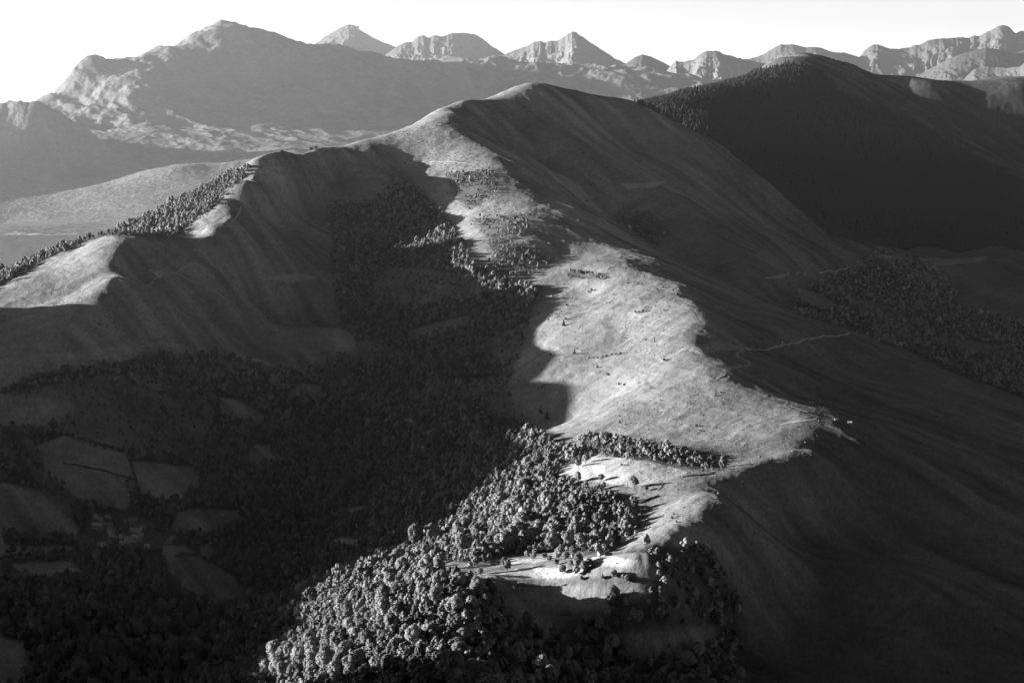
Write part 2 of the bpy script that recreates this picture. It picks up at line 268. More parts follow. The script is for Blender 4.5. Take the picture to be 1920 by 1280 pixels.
wob = fbm(XX, YY, 60, 3, 91) * 9 * 2600 / np.maximum(YY, 1200)
FB, FF = soft_cover(PX, PY, XX, YY)
FB[~VIS] = 0; FF[~VIS] = 0
streak = fbm(XX + YY * 0.25, YY * 0.35, 45, 4, 61); patch = fbm(XX, YY, 210, 3, 62); speck = vnoise(XX / 4, YY / 5, 63)
tuss = vnoise(XX / 3.1, YY / 6, 66) + vnoise(XX / 1.6 + 9, YY / 3.2, 67) - 1
TONE = 0.25 + 0.06 * streak + 0.045 * patch + 0.07 * tuss
TONE = np.where(speck > 0.93, TONE * 0.6, TONE)
contour = vnoise((XX + YY) / 26, (ZZ + 5 * patch) / 2.6, 64) - 0.5; furrow = fbm(pe, al * 0.12, 24, 3, 65)
TONE = TONE * (1 + 0.22 * contour + (0.28 + 0.35 * np.clip(1 - 2 * side, 0, 1)) * furrow * gate)
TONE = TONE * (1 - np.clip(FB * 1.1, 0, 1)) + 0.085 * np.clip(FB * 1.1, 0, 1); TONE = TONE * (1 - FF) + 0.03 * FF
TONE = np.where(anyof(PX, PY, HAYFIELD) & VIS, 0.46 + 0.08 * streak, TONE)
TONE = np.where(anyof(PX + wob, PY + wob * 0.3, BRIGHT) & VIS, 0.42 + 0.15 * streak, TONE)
east_shade = np.clip((PX - 1150) / 400, 0, 1) * np.clip((PY - 120) / 60, 0, 1)  # shade painted in: ground tone darkened toward the right flank
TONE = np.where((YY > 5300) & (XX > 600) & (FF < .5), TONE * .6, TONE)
vale_lift = inpoly(PX, PY, [(-50,680),(300,640),(640,700),(760,900),(520,1150),(480,1290),(-50,1290)]) & VIS; TONE = np.where(vale_lift & (FB < .4), TONE * 1.25, TONE); TONE = np.where(inpoly(PX, PY, [(165,965),(250,962),(300,982),(322,1000),(300,1030),(240,1042),(165,1036),(140,1005)]) & VIS, TONE * 0.42, TONE)  # shaded valley meadows painted lighter to lift dim light; village ground darkened for contrast
TONE = np.where((YY > 5300) & (XX < 100), 0.21 + (TONE - 0.21) * 0.25, TONE)  # tone evened out across the far left valley to look like mist
TONE = TONE * (1 - 0.5 * east_shade); TONE = np.clip(TONE, 0.02, 0.55)
#@@ENDTONE
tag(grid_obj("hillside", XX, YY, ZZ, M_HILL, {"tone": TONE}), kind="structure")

# ---- a mountain added out of view left of the camera to shade the near air
gx = np.linspace(-4200, -760, 130); gy = np.linspace(-3000, 2050, 150); GX, GY = np.meshgrid(gx, gy)
cr = 470 * np.clip((1880 - GY) / 260, -2, 1) - np.where(GY > 1880, 0, 0)
GZ = np.where(GX > -2000, cr - 0.0 - (GX + 2000) * 0.72, cr + (GX + 2000) * 0.5) + (ridged(GX, GY, 500, 5, 41) - .6) * 60
GZ = np.maximum(GZ, -3590); tag(grid_obj("mountain", GX, GY, GZ, M_FAR, {"tone": 0.12 + 0 * GX}), kind="structure")
# ---- the high mountains beyond
M1 = [(60,182,9600),(100,166,9750),(130,140,9850),(165,101,10000),(215,106,10100),(250,99,10200),(300,83,10300),(340,80,10400),(362,60,10500),(400,38,10700),(450,39,10700),(480,52,10800),(540,69,10850),(600,84,10900),(650,81,10900),(700,96,10950),(750,113,11000),(800,122,11000)]
M1F = [(-250,260,8000),(0,185,8200),(40,181,8200),(80,200,8150),(120,222,8200),(160,240,8250)]
MR = [(800,122,11000),(830,112,10900),(862,107,10800),(895,114,10850),(920,101,10800),(945,106,10850),(975,114,10900),(1060,116,10900),(1120,118,10950),(1180,121,11000),(1260,141,11000),(1390,153,10900),(1500,175,10800),(1650,230,10700)]
SP1 = [(300,84,10250),(275,112,9950),(255,125,9800),(262,160,9600),(268,200,9350),(278,224,9150),(310,236,8950),(370,262,8500),(430,300,8050)]
SP2 = [(165,101,9980),(155,130,9850),(150,165,9700),(110,190,9500)]
SP3 = [(278,225,9150),(240,240,8800),(200,257,8500),(150,285,8200),(100,300,8050),(40,340,7800)]
fp = line(M1, 150) + line(M1F, 200) + line(MR, 200) + line(SP1, 150) + line(SP2, 150) + line(SP3, 150)
fp += back(M1, 500, 230, 300) + back(M1, 1800, 800, 500) + back(MR, 500, 200, 400) + back(MR, 1600, 500, 500)
for p in [(200,150,9740),(180,180,9500),(185,208,9250),(205,130,9880),(180,238,8950),(90,255,8350),(0,262,8050),(120,270,8150),(0,320,7850),(420,150,10050),(420,220,9400),(500,200,9650),(600,160,10200),(700,170,10250),(600,240,9400),(740,215,9800),(800,190,10100),(840,150,10450),(760,150,10500),(0,420,7000),(200,400,7000),(330,310,7800),(420,330,7700),(550,280,8050),(700,260,9000),(350,180,9700),(900,170,10200),(1000,150,10450),(1100,165,10350),(1045,150,10400)]:
    fp.append(pt(*p))
FS = 3.4
fp += [(500, 9000, -500), (-4500, 9000, -200), (-4500, 11000, 200)] + [(x, 13500, -900) for x in (-5500, -3500, -1500, 500, 2500)] + [(x, 15500, -950) for x in (-5500, -1500, 2500)]
fp = [(x * FS, y * FS, z * FS) for x, y, z in fp] + [(x, 8800, -800) for x in (-3200, -2400, -1600, -900)] + [(x, 8800, -700) for x in (0, 900, 1800)] + [(-2600, 9800, -850), (-1500, 9800, -850), (0, 10500, -850)]
FARS = Surface(fp, 110.0)
u2 = np.concatenate([np.linspace(-0.5, -0.29, 60, endpoint=False), np.linspace(-0.29, 0.2, 640)]); y2 = np.geomspace(8700, 46500, 820)
U2, Y2 = np.meshgrid(u2, y2); X2 = U2 * Y2; Z2 = FARS(X2, Y2)
x_, y_ = X2 / 1.55, Y2 / 1.55
wx = fbm(x_, y_, 1500, 3, 31) * 500; far = np.clip((Y2 - 10500) / 4000, 0, 1)
rel = (ridged(x_ + wx, y_ * 0.6 + wx, 700, 5, 21, 0.52) - 0.55) * 30 + fbm(x_, y_, 240, 4, 22, 0.6) * 14 + (ridged(0.7 * x_ + 0.5 * y_ + wx * .3, (0.5 * x_ - 0.7 * y_) * .25, 330, 4, 27, .6) - .5) * 32 + (ridged(x_ + wx * .5, y_ * .7, 260, 4, 25, .55) - .5) * 22
Z2 = Z2 + far * 2.0 * rel * (0.12 + 0.88 * np.clip((Z2 + 1300) / 1000, 0, 1))
T2 = 0.19 + 0.09 * fbm(x_, y_, 420, 5, 77, 0.6) + 0.08 * np.clip(ridged(x_, y_, 400, 3, 9), 0, 1)
tag(grid_obj("mountain", X2, Y2, Z2, M_FAR, {"tone": np.clip(T2, 0.05, 0.5)}), kind="structure")
def mountain_range(prof, Yc, front, rear, s, lam, rough, seed, tone, name="mountain", nc=620, nr=240):
    Yc *= 3.2; lam *= 2.5; rough *= 2.5; front *= 1.9; rear *= 1.9
    prof = np.array(prof, float); u = (prof[:, 0] - 960) / FPX / (math.cos(PITCH)) ; ev = np.array([elev(p) for p in prof[:, 1]])
    uu = np.linspace(u[0] - 0.02, u[-1] + 0.02, nc); t = np.linspace(-1, 1, nr); dy = np.where(t < 0, t * front, t * rear) * np.abs(t) ** 0.5
    Ug, D = np.meshgrid(uu, dy); m = fbm(Ug * Yc, 0 * Ug, lam * 3, 3, seed) * lam * 0.7; Yg = Yc + m + D; Xg = Ug * Yg
    wv = fbm(Xg, Yg, lam * 1.2, 3, seed + 3) * lam * 0.35
    jag = (vnoise(Ug * Yc / 140, 0 * Ug, seed + 8) + vnoise(Ug * Yc / 56, 0 * Ug, seed + 9) * 0.5 - 0.75) * rough
    zr = np.interp(Ug, uu, np.interp(uu, u, ev)) * (Yc + m) + jag
    wq = fbm(Xg, Yg, lam * 0.8, 3, seed + 4) * lam * 0.5; rd = ridged(Xg + wv + D * 0.2, D * 0.75 + wq, lam, 5, seed + 1, 0.6)
    Zg = zr - s * np.abs(D) * (0.95 - 0.42 * rd) + fbm(Xg, Yg, lam * 0.25, 4, seed + 2, 0.6) * np.clip(np.abs(D) / 700, 0, 1) * lam * 0.07
    tn = tone * 0.72 * (1 + 0.35 * fbm(Xg, Yg, lam, 4, seed + 5))
    return tag(grid_obj(name, Xg, Yg, Zg, M_FAR, {"tone": tn}), kind="structure")
mountain_range([(560,120),(597,84),(612,72),(640,55),(650,50),(660,46),(672,48),(680,55),(700,68),(720,78),(746,88),(790,110),(840,130)], 18500, 2600, 2500, 0.62, 500, 6, 101, 0.22)
mountain_range([(700,120),(735,98),(748,88),(762,80),(775,79),(788,68),(798,66),(806,72),(817,66),(830,69),(850,63),(870,62),(890,64),(905,72),(925,88),(945,101),(1000,130)], 16500, 2400, 2500, 0.6, 450, 7, 111, 0.2)
mountain_range([(900,125),(950,101),(965,94),(985,88),(1000,78),(1012,76),(1020,80),(1032,76),(1045,76),(1062,64),(1070,60),(1078,61),(1095,74),(1120,90),(1150,110),(1170,120),(1230,140)], 14000, 2200, 2500, 0.62, 420, 8, 121, 0.26)
mountain_range([(1130,135),(1170,119),(1185,108),(1200,102),(1215,106),(1240,118),(1256,127),(1290,140)], 12500, 1500, 1500, 0.55, 380, 2, 131, 0.14)
mountain_range([(1230,145),(1252,124),(1262,115),(1275,117),(1288,114),(1302,104),(1312,97),(1325,96),(1340,97),(1355,103),(1375,109),(1392,112),(1440,125),(1520,150)], 12000, 1900, 2000, 0.66, 300, 12, 141, 0.26)
mountain_range([(1350,125),(1392,112),(1420,102),(1445,88),(1455,84),(1480,84),(1500,88),(1520,88),(1548,97),(1580,101),(1598,106),(1606,96),(1622,85),(1632,83),(1650,91),(1670,92),(1690,88),(1712,83),(1722,76),(1745,73),(1775,72),(1800,70),(1820,66),(1840,55),(1860,46),(1870,50),(1885,63),(1895,58),(1900,60),(1905,45),(1920,36),(1950,30),(2000,50)], 14500, 2600, 2600, 0.64, 430, 12, 151, 0.2)
mountain_range([(1640,170),(1700,145),(1760,112),(1790,100),(1830,90),(1850,92),(1880,100),(1930,85),(2000,90)], 12500, 1600, 2000, 0.6, 330, 4, 161, 0.15)
mountain_range([(1740,175),(1780,160),(1810,130),(1835,125),(1870,128),(1895,124),(1930,95),(2000,90)], 10500, 1300, 1600, 0.6, 260, 4, 171, 0.18)
# ---- valley floor and plain out to the horizon
gx = np.array([-74000, -12000, 0, 12000, 74000.0]); gy = np.array([-3000, 5000, 16000, 74000.0]); GX, GY = np.meshgrid(gx, gy)
tag(grid_obj("ground", GX, GY, 0 * GX - 3600.0, M_FAR, {"tone": 0 * GX + 0.12}), kind="structure")
#@@OBJECTS
# ------------------------------------------------------------------ standing on the ground
def ray(px, py):
    """where the ground point seen at a spot of the view lies: (x, y, z)"""
    a, b = (px - 960.0) / FPX, (640.0 - py) / FPX; k = math.cos(PITCH) + b * math.sin(PITCH)
    u, t = a / k, (-math.sin(PITCH) + b * math.cos(PITCH)) / k
    yy = np.linspace(1400, 8800, 9000); zz = lookup(ZZ, u * yy, yy); hit = np.nonzero(zz / yy >= t)[0]
    y = yy[hit[0]] if len(hit) else yy[np.argmin(np.abs(zz / yy - t))]
    return Vector((u * y, y, float(lookup(ZZ, np.array([u * y]), np.array([y]))[0])))
def gz(x, y): return float(lookup(ZZ, np.array([float(x)]), np.array([float(y)]))[0])
def empty(name, loc, rz=0.0, sc=None):
    o = bpy.data.objects.new(name, None); o.empty_display_size = 1; COL.objects.link(o); o.location = loc; o.rotation_euler = (0, 0, rz)
    if sc: o.scale = sc
    return o
M_LEAF = plain("leaves", 0.22, 0.35, 0.5); M_LEAFD = plain("dark_leaves", 0.11, 0.35, 0.5); M_FIR = plain("fir_needles", 0.055, 0.35, 0.6); 
for m in (M_LEAF, M_LEAFD):       # every tree its own shade of leaf
    n = m.node_tree; oi = n.nodes.new("ShaderNodeObjectInfo"); mr = n.nodes.new("ShaderNodeMapRange"); mr.inputs[3].default_value = 0.6; mr.inputs[4].default_value = 1.3
    mu = n.nodes.new("ShaderNodeMath"); mu.operation = 'MULTIPLY'; b = n.nodes["Principled BSDF"]; l = b.inputs["Base Color"].links[0].from_socket
    n.links.new(oi.outputs["Random"], mr.inputs[0]); n.links.new(l, mu.inputs[0]); n.links.new(mr.outputs[0], mu.inputs[1]); n.links.new(mu.outputs[0], b.inputs["Base Color"])
M_BARK = plain("bark", 0.09, 0.3, 2)
def ico(sub):
    t = (1 + 5 ** 0.5) / 2
    v = [(-1,t,0),(1,t,0),(-1,-t,0),(1,-t,0),(0,-1,t),(0,1,t),(0,-1,-t),(0,1,-t),(t,0,-1),(t,0,1),(-t,0,-1),(-t,0,1)]
    f = [(0,11,5),(0,5,1),(0,1,7),(0,7,10),(0,10,11),(1,5,9),(5,11,4),(11,10,2),(10,7,6),(7,1,8),(3,9,4),(3,4,2),(3,2,6),(3,6,8),(3,8,9),(4,9,5),(2,4,11),(6,2,10),(8,6,7),(9,8,1)]
    v = [np.array(p) / np.linalg.norm(p) for p in v]
    for _ in range(sub):
        c = {}; nf = []
        def mid(a, b):
            k = (min(a, b), max(a, b))
            if k not in c: m = v[a] + v[b]; v.append(m / np.linalg.norm(m)); c[k] = len(v) - 1
            return c[k]
        for a, b, d in f:
            x, y, z = mid(a, b), mid(b, d), mid(d, a); nf += [(a, x, z), (b, y, x), (d, z, y), (x, y, z)]
        f = nf
    return np.array(v), f
ICO = [ico(i) for i in range(3)]
def crown_mesh(seed, clumps, sub, cards, h=1.15):
    """a lumpy crown of radius about 1 standing on z = 0.35: leaf clumps over its whole volume and loose leaf sprays"""
    rg = np.random.default_rng(seed); V = []; F = []; iv, fc = ICO[sub]; centres = []
    lean = rg.normal(0, 0.12, 2)
    for k in range(clumps):
        q = k / clumps; th = k * 2.39996 + rg.uniform(-.4, .4); cz = 1 - 1.75 * q; rr = math.sqrt(max(0, 1 - cz * cz)) * rg.uniform(0.55, 0.8)
        c = np.array([rr * math.cos(th) + lean[0] * cz, rr * math.sin(th) + lean[1] * cz, 0.35 + h * (0.95 + cz * 0.72 * rg.uniform(.85, 1.1))])
        r = rg.uniform(0.2, 0.42) * (1.08 if q < .5 else 0.9); centres.append((c, r)); o = len(V)
        d = 1 + 0.3 * (vnoise(iv[:, 0] * 2.7 + k * 9, iv[:, 1] * 2.7 + iv[:, 2] * 3.1, seed + k) - 0.5) + rg.normal(0, 0.06, len(iv))
        P = c + iv * (r * d)[:, None] * np.array([1, 1, 0.85]); V += list(P); F += [tuple(o + i for i in t) for t in fc]
    iv2, fc2 = ICO[1]; o = len(V); V += list(np.array([0, 0, 0.35 + h * 0.9]) + iv2 * np.array([0.66, 0.66, 0.72])); F += [tuple(o + i for i in t) for t in fc2]
    for k in range(cards):
        c, r = centres[rg.integers(len(centres))]; d = rg.normal(size=3); d[2] = abs(d[2]) * 0.8 + 0.05; d /= np.linalg.norm(d); p = c + d * r * rg.uniform(0.92, 1.22)
        a = rg.normal(size=3); a -= d * a.dot(d) * 0.6; a /= np.linalg.norm(a); b = np.cross(a, d + rg.normal(0, .4, 3)); b /= np.linalg.norm(b); s = rg.uniform(.05, .1); o = len(V)
        V += [p - a * s, p + b * s, p + a * s, p - b * s]; F.append((o, o + 1, o + 2, o + 3))
    return V, F
def trunk_mesh(seed, h=1.0, r=0.09, limbs=4):
    rg = np.random.default_rng(seed); V = []; F = []
    def tube(P, Rr, n=6):
        o = len(V)
        for p, rr in zip(P, Rr):
            for k in range(n): V.append((p[0] + rr * math.cos(k * 6.283 / n), p[1] + rr * math.sin(k * 6.283 / n), p[2]))
        for j in range(len(P) - 1):
            for k in range(n): F.append((o + j * n + k, o + j * n + (k + 1) % n, o + (j + 1) * n + (k + 1) % n, o + (j + 1) * n + k))
    tube([(0, 0, -.25), (0.02, 0, 0.3 * h), (0, .03, 0.7 * h), (.03, 0, 1.2 * h)], [r * 1.3, r, r * .7, r * .3])
    for k in range(limbs):
        a = k * 6.283 / limbs + rg.uniform(-.4, .4); z = h * rg.uniform(.35, .7); l = rg.uniform(.45, .65)
        tube([(0, 0, z), (math.cos(a) * l * .5, math.sin(a) * l * .5, z + .2), (math.cos(a) * l, math.sin(a) * l, z + .5)], [r * .5, r * .35, r * .12], 5)
    return V, F
def fir_mesh(seed, tiers=8, n=11):
    rg = np.random.default_rng(seed); V = []; F = []
    for t in range(tiers):
        q = t / tiers; z0 = 0.12 + q * 0.84; r = (1 - q) ** 0.85 * 0.24 + 0.02; h = 0.2 * (1 - q * .5); o = len(V)
        V.append((0, 0, min(1.0, z0 + h)))
        for k in range(n * 2):
            a = k * 3.14159 / n + t * .5; rr = r * (1 if k % 2 else .62) * rg.uniform(.8, 1.2); V.append((rr * math.cos(a), rr * math.sin(a), z0 - (0.035 if k % 2 else 0) * rg.uniform(.5, 1.5)))
        for k in range(n * 2): F.append((o, o + 1 + k, o + 1 + (k + 1) % (n * 2)))
    return V, F
def as_mesh(name, VF, mat, smooth=True):
    me = bpy.data.meshes.new(name); me.from_pydata([tuple(map(float, v)) for v in VF[0]], [], VF[1]); me.update(); me.materials.append(mat)
    me.polygons.foreach_set("use_smooth", [smooth] * len(me.polygons)); return me
CROWN_N = [as_mesh("crown", crown_mesh(10 + i, 30 + 3 * i, 2, 1500, [1.0, 1.1, 0.9, 1.3, 1.55, 1.15, 0.85][i]), M_LEAF) for i in range(7)]
CROWN_F = [as_mesh("crown_far", crown_mesh(50 + i, 12, 1, 90, 1.0 + 0.1 * i), M_LEAF) for i in range(4)] + [as_mesh("crown_dark", crown_mesh(60 + i, 13, 1, 90, 1.1), M_LEAFD) for i in range(2)]
TRUNKS = [as_mesh("trunk", trunk_mesh(5 + i), M_BARK) for i in range(3)]
FIRS = [as_mesh("fir_crown", fir_mesh(70 + i), M_FIR, False) for i in range(3)]
FTRUNK = as_mesh("fir_trunk", trunk_mesh(33, 0.3, 0.018, 0), M_BARK)

def new_tree(name, loc, r, h, rz, crown, trunk, label, cat, group):
    """r: crown radius in metres, h: stretch of the height"""
    e = empty(name, loc, rz, (r * random.uniform(.85, 1.15), r * random.uniform(.85, 1.15), r * h)); tag(e, label, cat, group)
    c = bpy.data.objects.new("crown", crown); COL.objects.link(c); c.parent = e
    t = bpy.data.objects.new("trunk", trunk); COL.objects.link(t); t.parent = e
    return e
# candidates on a jittered field of planting spots
rg = np.random.default_rng(3)
def field(x0, x1, y0, y1, step):
    a, b = np.meshgrid(np.arange(x0, x1, step), np.arange(y0, y1, step)); a = a.ravel() + rg.uniform(-.48, .48, a.size) * step; b = b.ravel() + rg.uniform(-.48, .48, b.size) * step
    k = (a / b > us[0] + .01) & (a / b < us[-1] - .01) & (b < ys[-1] - 50); return a[k], b[k]
bx, by = field(-1500, 1350, 1600, 5250, 6.4)
bz = lookup(ZZ, bx, by); bpx, bpy_ = project(bx, by, bz)
dB, _ = soft_cover(bpx, bpy_, bx, by)
dB = dB * np.clip(1.15 + fbm(bx, by, 90, 2, 94) * 1.0, 0, 1.1)
size = np.exp(rg.normal(0, .32, bx.size)) * 4.3 * (1 + 0.35 * fbm(bx, by, 130, 2, 95)); size = size * np.interp(by, [1700, 2300, 3100, 4300], [0.88, 0.84, 0.7, 0.6]); size = np.clip(size, 1.5, 9)
hill_w = np.isin(np.zeros(bx.size), [1])
up = anyof(bpx, bpy_, RIDGEWOOD[:3]); size = np.where(up, size * 0.68, size); size = np.where(dB < .5, size * .8, size)
cm = lookup(CM, bx, by); shown = (bz + size * 1.9) / by > cm
inframe = (bpx > -60) & (bpx < 1980) & (bpy_ > -20) & (bpy_ < 1330)
keep = (rg.random(bx.size) < dB * np.interp(by, [1700, 2600], [0.7, 1.0])) & shown & (bx / by > -0.29)
bx, by, bz, bpx, bpy_, size, inframe, cm = [v[keep] for v in (bx, by, bz, bpx, bpy_, size, inframe, cm)]
print("broadleaf", len(bx))
clear_view = bz / by >= cm - 0.0008
score = np.where(inframe & clear_view & (bpy_ < 1290) & (bpx > 4) & (bpx < 1916), size / by, 0)
litwood = [(510,1150),(700,1050),(850,1000),(950,880),(1110,850),(1200,960),(1120,1040),(900,1070),(940,1110),(900,1180),(860,1285),(530,1285)]
score = score * np.where(inpoly(bpx, bpy_, litwood), 1.12, 1.0)
order = np.argsort(-score)[:288]; solo = np.zeros(len(bx), bool); solo[order] = True
WHERE = [(inpoly, litwood, 'round broadleaf tree in the sunlit wood on the spur'),(None, None, 'shaded broadleaf tree in the dark wood')]
for i in order:
    lit = bool(inpoly(bpx[i:i+1], bpy_[i:i+1], litwood)[0])
    if lit: lab, g = ('sunlit round-crowned broadleaf tree in the dense wood below the lower meadow', 'sunlit trees of the lower wood') if bpy_[i] > 1050 else ('sunlit round-crowned broadleaf tree in the grove between the two meadows', 'sunlit trees of the upper grove')
    elif bpx[i] < 620: lab, g = 'dark shaded broadleaf tree in the valley wood below the village', 'shaded trees of the valley wood'
    elif bpx[i] > 900: lab, g = 'shaded broadleaf tree in the scattered dark wood at the bottom centre', 'shaded trees at the bottom centre'
    else: lab, g = 'broadleaf tree at the fringe of the sunlit wood where it turns dark', 'trees at the fringe of the lower wood'
    new_tree("broadleaf_tree", (bx[i], by[i], bz[i] - .3), size[i], random.uniform(.95, 1.3), random.uniform(0, 6.28), CROWN_N[random.randrange(7)], TRUNKS[random.randrange(3)], lab, 'tree', g)
# ---- the rest of the woods: beyond counting
def scatter(name, x, y, z, s, hs, idx, meshes, label, cat):
    src = bpy.data.collections.new(name + "_source")
    for k, me in enumerate(meshes):
        o = bpy.data.objects.new("%s_%02d" % (name, k), me); src.objects.link(o)
    n = len(x); me = bpy.data.meshes.new(name); me.vertices.add(n); me.vertices.foreach_set("co", np.stack([x, y, z], -1).astype(np.float32).ravel())
    def att(nm, ty, fld, val): a = me.attributes.new(nm, ty, 'POINT'); a.data.foreach_set(fld, val.ravel())
    att("rot", 'FLOAT_VECTOR', "vector", np.stack([0 * x, 0 * x, rg.uniform(0, 6.28, n)], -1).astype(np.float32))
    att("siz", 'FLOAT_VECTOR', "vector", np.stack([s, s, s * hs], -1).astype(np.float32)); att("idx", 'INT', "value", idx.astype(np.int32))
    o = bpy.data.objects.new(name, me); COL.objects.link(o)
    g = bpy.data.node_groups.new(name, 'GeometryNodeTree'); g.interface.new_socket("Geometry", in_out='INPUT', socket_type='NodeSocketGeometry'); g.interface.new_socket("Geometry", in_out='OUTPUT', socket_type='NodeSocketGeometry')
    N = g.nodes; gi, go = N.new("NodeGroupInput"), N.new("NodeGroupOutput"); ip = N.new("GeometryNodeInstanceOnPoints"); ci = N.new("GeometryNodeCollectionInfo")
    ci.inputs["Collection"].default_value = src; ci.inputs["Separate Children"].default_value = True; ci.inputs["Reset Children"].default_value = True
    ip.inputs["Pick Instance"].default_value = True; g.links.new(gi.outputs[0], ip.inputs["Points"]); g.links.new(ci.outputs[0], ip.inputs["Instance"])
    for nm, ty, sock in (("rot", 'FLOAT_VECTOR', "Rotation"), ("siz", 'FLOAT_VECTOR', "Scale"), ("idx", 'INT', "Instance Index")):
        a = N.new("GeometryNodeInputNamedAttribute"); a.data_type = ty; a.inputs["Name"].default_value = nm; g.links.new(a.outputs[0], ip.inputs[sock])
    g.links.new(ip.outputs[0], go.inputs[0]); md = o.modifiers.new("scatter", 'NODES'); md.node_group = g
    return tag(o, label, cat, None, "stuff")
r_ = ~solo
scatter("broadleaf_forest", bx[r_], by[r_], bz[r_] - .3, size[r_], rg.uniform(.9, 1.25, r_.sum()), rg.integers(0, 6, r_.sum()), CROWN_F, 'broadleaf woods covering the valley sides and gullies', 'forest')
fx, fy = field(-100, 1900, 4700, 7400, 9.0); fz = lookup(ZZ, fx, fy); fpx, fpy = project(fx, fy, fz); _, dF = soft_cover(fpx, fpy, fx, fy)
fh = rg.uniform(11, 21, fx.size); cmf = lookup(CM, fx, fy); k = (rg.random(fx.size) < dF) & ((fz + fh) / fy > cmf)
fx, fy, fz, fpx, fpy, fh, cmf = [v[k] for v in (fx, fy, fz, fpx, fpy, fh, cmf)]
print("firs", len(fx))
score = np.where((fpx < 1915) & (fpx > 1200) & (fz / fy >= cmf - .0003), fh / fy, 0); order = np.argsort(-score)[:240]; solo = np.zeros(len(fx), bool); solo[order] = True
def new_fir(loc, h, label, group=None, wide=1.0):
    e = empty("fir_tree", loc, random.uniform(0, 6), (h * wide, h * wide, h)); tag(e, label, 'fir tree', group)
    for nm, me in (("crown", FIRS[random.randrange(3)]), ("trunk", FTRUNK)):
        c = bpy.data.objects.new(nm, me); COL.objects.link(c); c.parent = e
    return e
for i in order: new_fir((fx[i], fy[i], fz[i] - .3), fh[i], 'dark fir tree in the black forest on the far hillside at right', 'fir trees of the far forest', 1.15)
r_ = ~solo
scatter("fir_forest", fx[r_], fy[r_], fz[r_] - .3, fh[r_] * 1.15, 1 / 1.15 + 0 * fh[r_], rg.integers(0, 3, r_.sum()), FIRS, 'black fir forest covering the hillside behind the main ridge', 'forest')
# ---- heather and bracken tufts on the open slopes
sx, sy = field(-900, 1100, 1850, 5300, 6.0); sz = lookup(ZZ, sx, sy); spx, spy = project(sx, sy, sz)
den = np.where(inpoly(spx, spy, [(730,255),(850,212),(880,250),(905,300),(940,350),(1000,395),(980,430),(880,410),(850,340),(780,312),(700,300)]), .75, 0.0)
den = np.where(anyof(spx, spy, [[(1000,520),(1130,520),(1290,545),(1330,600),(1290,660),(1150,690),(1000,690),(1050,600)],[(1180,740),(1340,715),(1440,750),(1530,790),(1540,870),(1450,880),(1250,840),(1100,820)],[(1200,940),(1300,890),(1400,890),(1400,940),(1300,1040),(1180,1040)],[(380,400),(560,300),(700,300),(640,420),(420,500)],[(0,570),(340,460),(520,600),(300,640)],[(1000,560),(1110,550),(1000,670),(960,620)]]), .22, den)
den = np.where(anyof(spx, spy, [[(1240,230),(1350,280),(1500,400),(1620,480),(1440,500),(1250,400),(1080,300)],[(1340,600),(1600,640),(1880,750),(1900,1000),(1700,1100),(1560,900),(1480,760)],[(1400,900),(1560,920),(1700,1120),(1500,1250),(1380,1100),(1340,1000)]]), .07, den)
den = den * np.clip(1 + 1.6 * fbm(sx, sy, 45, 3, 98), 0, 2); k = (rg.random(sx.size) < den) & (sz / sy >= lookup(CM, sx, sy) - .001)
sx, sy, sz = sx[k], sy[k], sz[k]; ss = np.exp(rg.normal(0, .45, sx.size)) * 0.62
print("tufts", len(sx))
scatter("heather", sx, sy, sz - ss * .6, ss, rg.uniform(.6, .9, sx.size), rg.integers(0, 6, sx.size), CROWN_F, 'low heather and bracken tufts dotted over the open slopes', 'heather')
